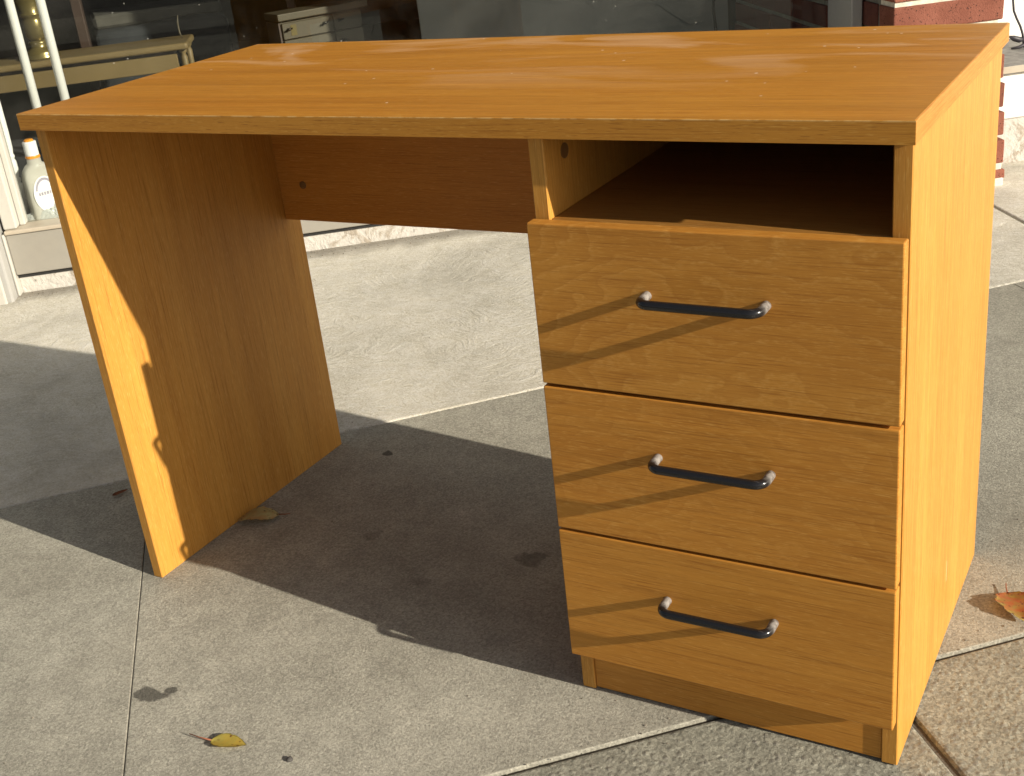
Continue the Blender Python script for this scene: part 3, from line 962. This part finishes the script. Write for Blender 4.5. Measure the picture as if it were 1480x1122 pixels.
def upright(s, d, z1, w, lab, name='wooden_post', mat='redwood'):
    o = box(name, -w / 2, w / 2, -w / 2, w / 2, 0.001, z1, mat, None, 0.003)
    o.location = wp(s, d, 0)
    o.rotation_euler = (0, 0, TH)
    return tag(o, lab, 'post', 'brown wooden posts inside the shop')
upright(0.024, 1.40, 1.6, 0.036, 'reddish brown post behind the table, right of the lamp')
upright(0.785, 1.45, 1.6, 0.034, 'brown post rising behind the pale chest of drawers')

# draped dark cloth behind the table
dr = tag(empty('covered_stack', wp(0.30, 1.75, 0), TH + R(12)), 'dark furniture under a blue grey cover in the dim shop', 'covered furniture')
bm = bmesh.new()
add_box(bm, -0.30, 0.22, 0.0, 0.4, 0.0, 0.50, 0.03, 3)
bmesh.ops.subdivide_edges(bm, edges=bm.edges[:], cuts=4, use_grid_fill=True)
for v in bm.verts:
    f = noise.noise(Vector((v.co.x * 9, v.co.y * 9, v.co.z * 1.5)))
    v.co += Vector((0, -0.03 * f, 0.02 * noise.noise(v.co * 6)))
link('cover', bm, 'bluegrey', dr, True)
box('base_board', -0.29, 0.21, 0.05, 0.38, 0.5, 0.55, 'dark_wall', dr, 0.01)

# pale chest of drawers
c0, c1 = wp(0.751, 0.967, 0), wp(1.062, 1.108, 0)
ca = math.atan2((c1 - c0).y, (c1 - c0).x)
CS = 0.82
CW = (c1 - c0).length / CS
ch = tag(empty('chest_of_drawers', c0, ca), 'pale greige chest of drawers with small dark knobs behind the shop glass', 'chest of drawers')
ch.location.z = 0.55 - 0.45 * CS
ch.scale = (CS, CS, CS)
box('carcass', 0.012, CW - 0.03, 0.02, 0.15, -0.218, 0.414, 'greige', ch, 0.002)
box('side_panel', 0.004, 0.0115, 0.015, 0.15, -0.218, 0.414, 'redwood', ch)
box('top_board', 0.0, CW, 0.0, 0.15, 0.4205, 0.45, 'greige', ch, 0.004, 2)
box('top_shadow_strip', 0.02, CW - 0.04, 0.03, 0.14, 0.4141, 0.4204, 'cable_shade_black', ch)  # black strip painted as the shade under the top board
xs = CW * 0.60
for r_, (za, zb) in enumerate(((0.345, 0.410), (0.262, 0.341), (0.17, 0.258))):
    for a, b, kn in ((0.016, xs - 0.002, (0.04, xs - 0.045)), (xs + 0.002, CW - 0.034, ((xs + CW) / 2 - 0.055,))):
        d_ = box('drawer', a, b, 0.006, 0.0198, za, zb, 'greige', ch, 0.002)
        for kx in kn:
            g = bmesh.new()
            add_tube(g, [(kx, 0.006, za + 0.042), (kx, -0.012, za + 0.040)], [0.004, 0.0055], 10)
            add_tube(g, [(kx - 0.013, -0.009, za + 0.037), (kx, -0.013, za + 0.042), (kx + 0.013, -0.009, za + 0.043)], 0.004, 8)
            link('knob', g, 'knob', d_, True)
        if r_ == 0 and a < 0.1:
            box('price_tag', 0.052, 0.078, 0.0042, 0.0055, za + 0.012, za + 0.056, 'tag', d_)

# reflection in the glass, modelled as a pale wisp on the table end
bm = bmesh.new()
add_tube(bm, [(0, 0, 0), (-0.008, 0, 0.02), (-0.010, 0.002, 0.05), (-0.004, 0.004, 0.08)], [0.001, 0.004, 0.0035, 0.0015], 6)
o = link('reflection_wisp', bm, 'greige', None, True)
o.location = wp(0.40, 1.17, 0.4915)
tag(o, 'small pale wisp modelled as a reflection in the shop glass', 'reflection_wisp')

# wrought iron scroll on the right hand sill
ir = tag(empty('iron_scroll', wp(2.925, 0.09, 0.2785), TH), 'black wrought iron scroll with leaf on the grey stone sill', 'ironwork')
bm = bmesh.new()
add_tube(bm, [(0.032, 0, 0.004), (0.030, 0, 0.02), (0.026, 0, 0.04), (0.018, 0, 0.062), (0.004, 0, 0.088), (-0.006, 0, 0.11), (-0.010, 0, 0.14), (-0.006, 0, 0.19), (0.01, 0, 0.26), (0.02, 0, 0.34), (0.0, 0, 0.42)], 0.0035, 8)
link('scroll_stem', bm, 'iron', ir, True)
bm = bmesh.new()
add_tube(bm, [(0.040, 0.0, 0.0), (0.042, 0, 0.2), (0.042, 0, 0.45)], 0.008, 8)
link('upright_bar', bm, 'iron', ir, True)
bm = bmesh.new()
add_tube(bm, [(0.034, 0.0, 0.022), (0.016, -0.004, 0.024), (-0.006, -0.006, 0.032), (-0.022, -0.004, 0.040)], [0.003, 0.009, 0.008, 0.001], 8)
link('iron_leaf', bm, 'iron', ir, True)
bm = bmesh.new()
add_tube(bm, [(-0.012, -0.01, 0.003), (0.012, -0.01, 0.004), (0.03, -0.01, 0.010), (0.044, -0.005, 0.012)], [0.003, 0.005, 0.006, 0.006], 8)
link('foot', bm, 'iron', ir, True)

# ------------------------------------------------------------------ fallen leaves and bits on the pavement
def leaf(name, loc, rotz, L, wd, curl, mat, label, stem=0.02, seed=0.0, ragged=0.12, lift=0.0, fold=0.0):
    root = tag(empty(name, loc, rotz), label, 'leaf', 'fallen leaves on the pavement')
    g = bmesh.new()
    n, m = 16, 8
    rows = []
    for i in range(n + 1):
        tt = i / n
        hw = wd / 2 * (math.sin(math.pi * min(1, tt ** 0.75 * 0.98 + 0.01)) ** 0.8)
        row = []
        for j in range(m + 1):
            sgn = -1 + 2 * j / m
            p = Vector((tt * 3 + seed, sgn * 2, seed))
            hw2 = hw * (1 + ragged * noise.noise(Vector((tt * 9 + seed, math.copysign(1, sgn), 0))))
            x = (tt - 0.5) * L
            y = sgn * hw2
            z = 0.0015 + lift * math.sin(math.pi * tt) + abs(sgn) ** 1.5 * fold * hw2
            z += curl * L * ((tt - 0.5) ** 2 * 1.6) + 0.10 * wd * curl * 2 * (noise.noise(p) + 0.5 * noise.noise(p * 2.1))
            row.append(g.verts.new((x, y, max(0.001, z))))
        rows.append(row)
    for i in range(n):
        for j in range(m):
            g.faces.new((rows[i][j], rows[i + 1][j], rows[i + 1][j + 1], rows[i][j + 1]))
    bmesh.ops.solidify(g, geom=g.faces[:], thickness=0.0004)
    link('blade', g, mat, root, True)
    if stem:
        g = bmesh.new()
        z0 = 0.002 + curl * L * 0.4
        add_tube(g, [(-L / 2, 0, z0), (-L / 2 - stem * 0.5, 0.002, z0 * 0.6 + 0.002), (-L / 2 - stem, 0.005, z0 * 0.9 + 0.0015)], [0.0011, 0.0008, 0.0007], 6)
        link('stem', g, 'stem', root, True)
    return root
leaf('fallen_leaf', (1.240, 0.368, 0), R(-62), 0.066, 0.050, 0.13, 'leaf_or', 'curled orange and red spotted leaf right of the desk', 0.02, 2.0, 0.35, 0.007, 0.22)
leaf('fallen_leaf', (0.400, -0.253, 0), R(12), 0.050, 0.026, 0.12, 'leaf_ye', 'small yellow leaf with long dark stem in the bottom foreground', 0.034, 5.0, 0.2, 0.002, 0.3)
leaf('fallen_leaf', (0.060, 0.214, 0), R(215), 0.070, 0.044, 0.15, 'leaf_gr', 'dull olive leaf in shade at the foot of the left desk panel', 0.02, 9.0, 0.5, 0.016, -0.15)
leaf('fallen_leaf', (-0.256, 0.203, 0), R(70), 0.030, 0.013, 0.25, 'leaf_rd', 'tiny rust coloured leaf in shadow left of the desk', 0.0, 12.0, 0.3, 0.002, 0.3)
def pebble(loc, r, lab):
    g = bmesh.new()
    bmesh.ops.create_icosphere(g, subdivisions=2, radius=r)
    for v in g.verts:
        v.co += noise.noise_vector(v.co * 120 + Vector(loc) * 30) * r * 0.3
        v.co.z *= 0.6
    o = link('pebble', g, 'stone', None, True)
    o.location = loc
    return tag(o, lab, 'pebble', 'pebbles on the pavement')
pebble((0.493, -0.246, 0.002), 0.0045, 'tiny dark pebble on the bare concrete right of the yellow leaf')

# loose grit: collected along the foot of the wall, in the joints and around the desk
g = bmesh.new()
rg = random.Random(21)
def crumb(p, r):
    m_ = Matrix.Translation(p) @ Matrix.Rotation(rg.uniform(0, 6.28), 4, Vector((rg.random(), rg.random(), rg.random() + .01)).normalized()) @ Matrix.Diagonal((r, r * rg.uniform(.5, 1), r * rg.uniform(.4, .8), 1))
    bmesh.ops.create_icosphere(g, subdivisions=1, radius=1.0, matrix=m_)
for _ in range(330):
    s_ = rg.uniform(-0.02, 2.3)
    crumb(wp(s_, -0.004 - abs(rg.gauss(0, 0.035)), 0.0008), rg.uniform(0.0008, 0.0028))
for _ in range(150):
    p = J2[0] + J2[1] * rg.uniform(-1.2, 0.9) + N2 * rg.gauss(0, 0.02)
    crumb(Vector((p.x, p.y, 0.0006)), rg.uniform(0.0006, 0.0018))
for _ in range(260):
    crumb(Vector((rg.uniform(-0.6, 1.5), rg.uniform(-0.5, 1.2), 0.0006)), rg.uniform(0.0005, 0.0015))
gr = link('grit', g, 'grit', None)
tag(gr, 'loose sandy grit scattered on the pavement and along the wall foot', 'grit', kind='stuff')
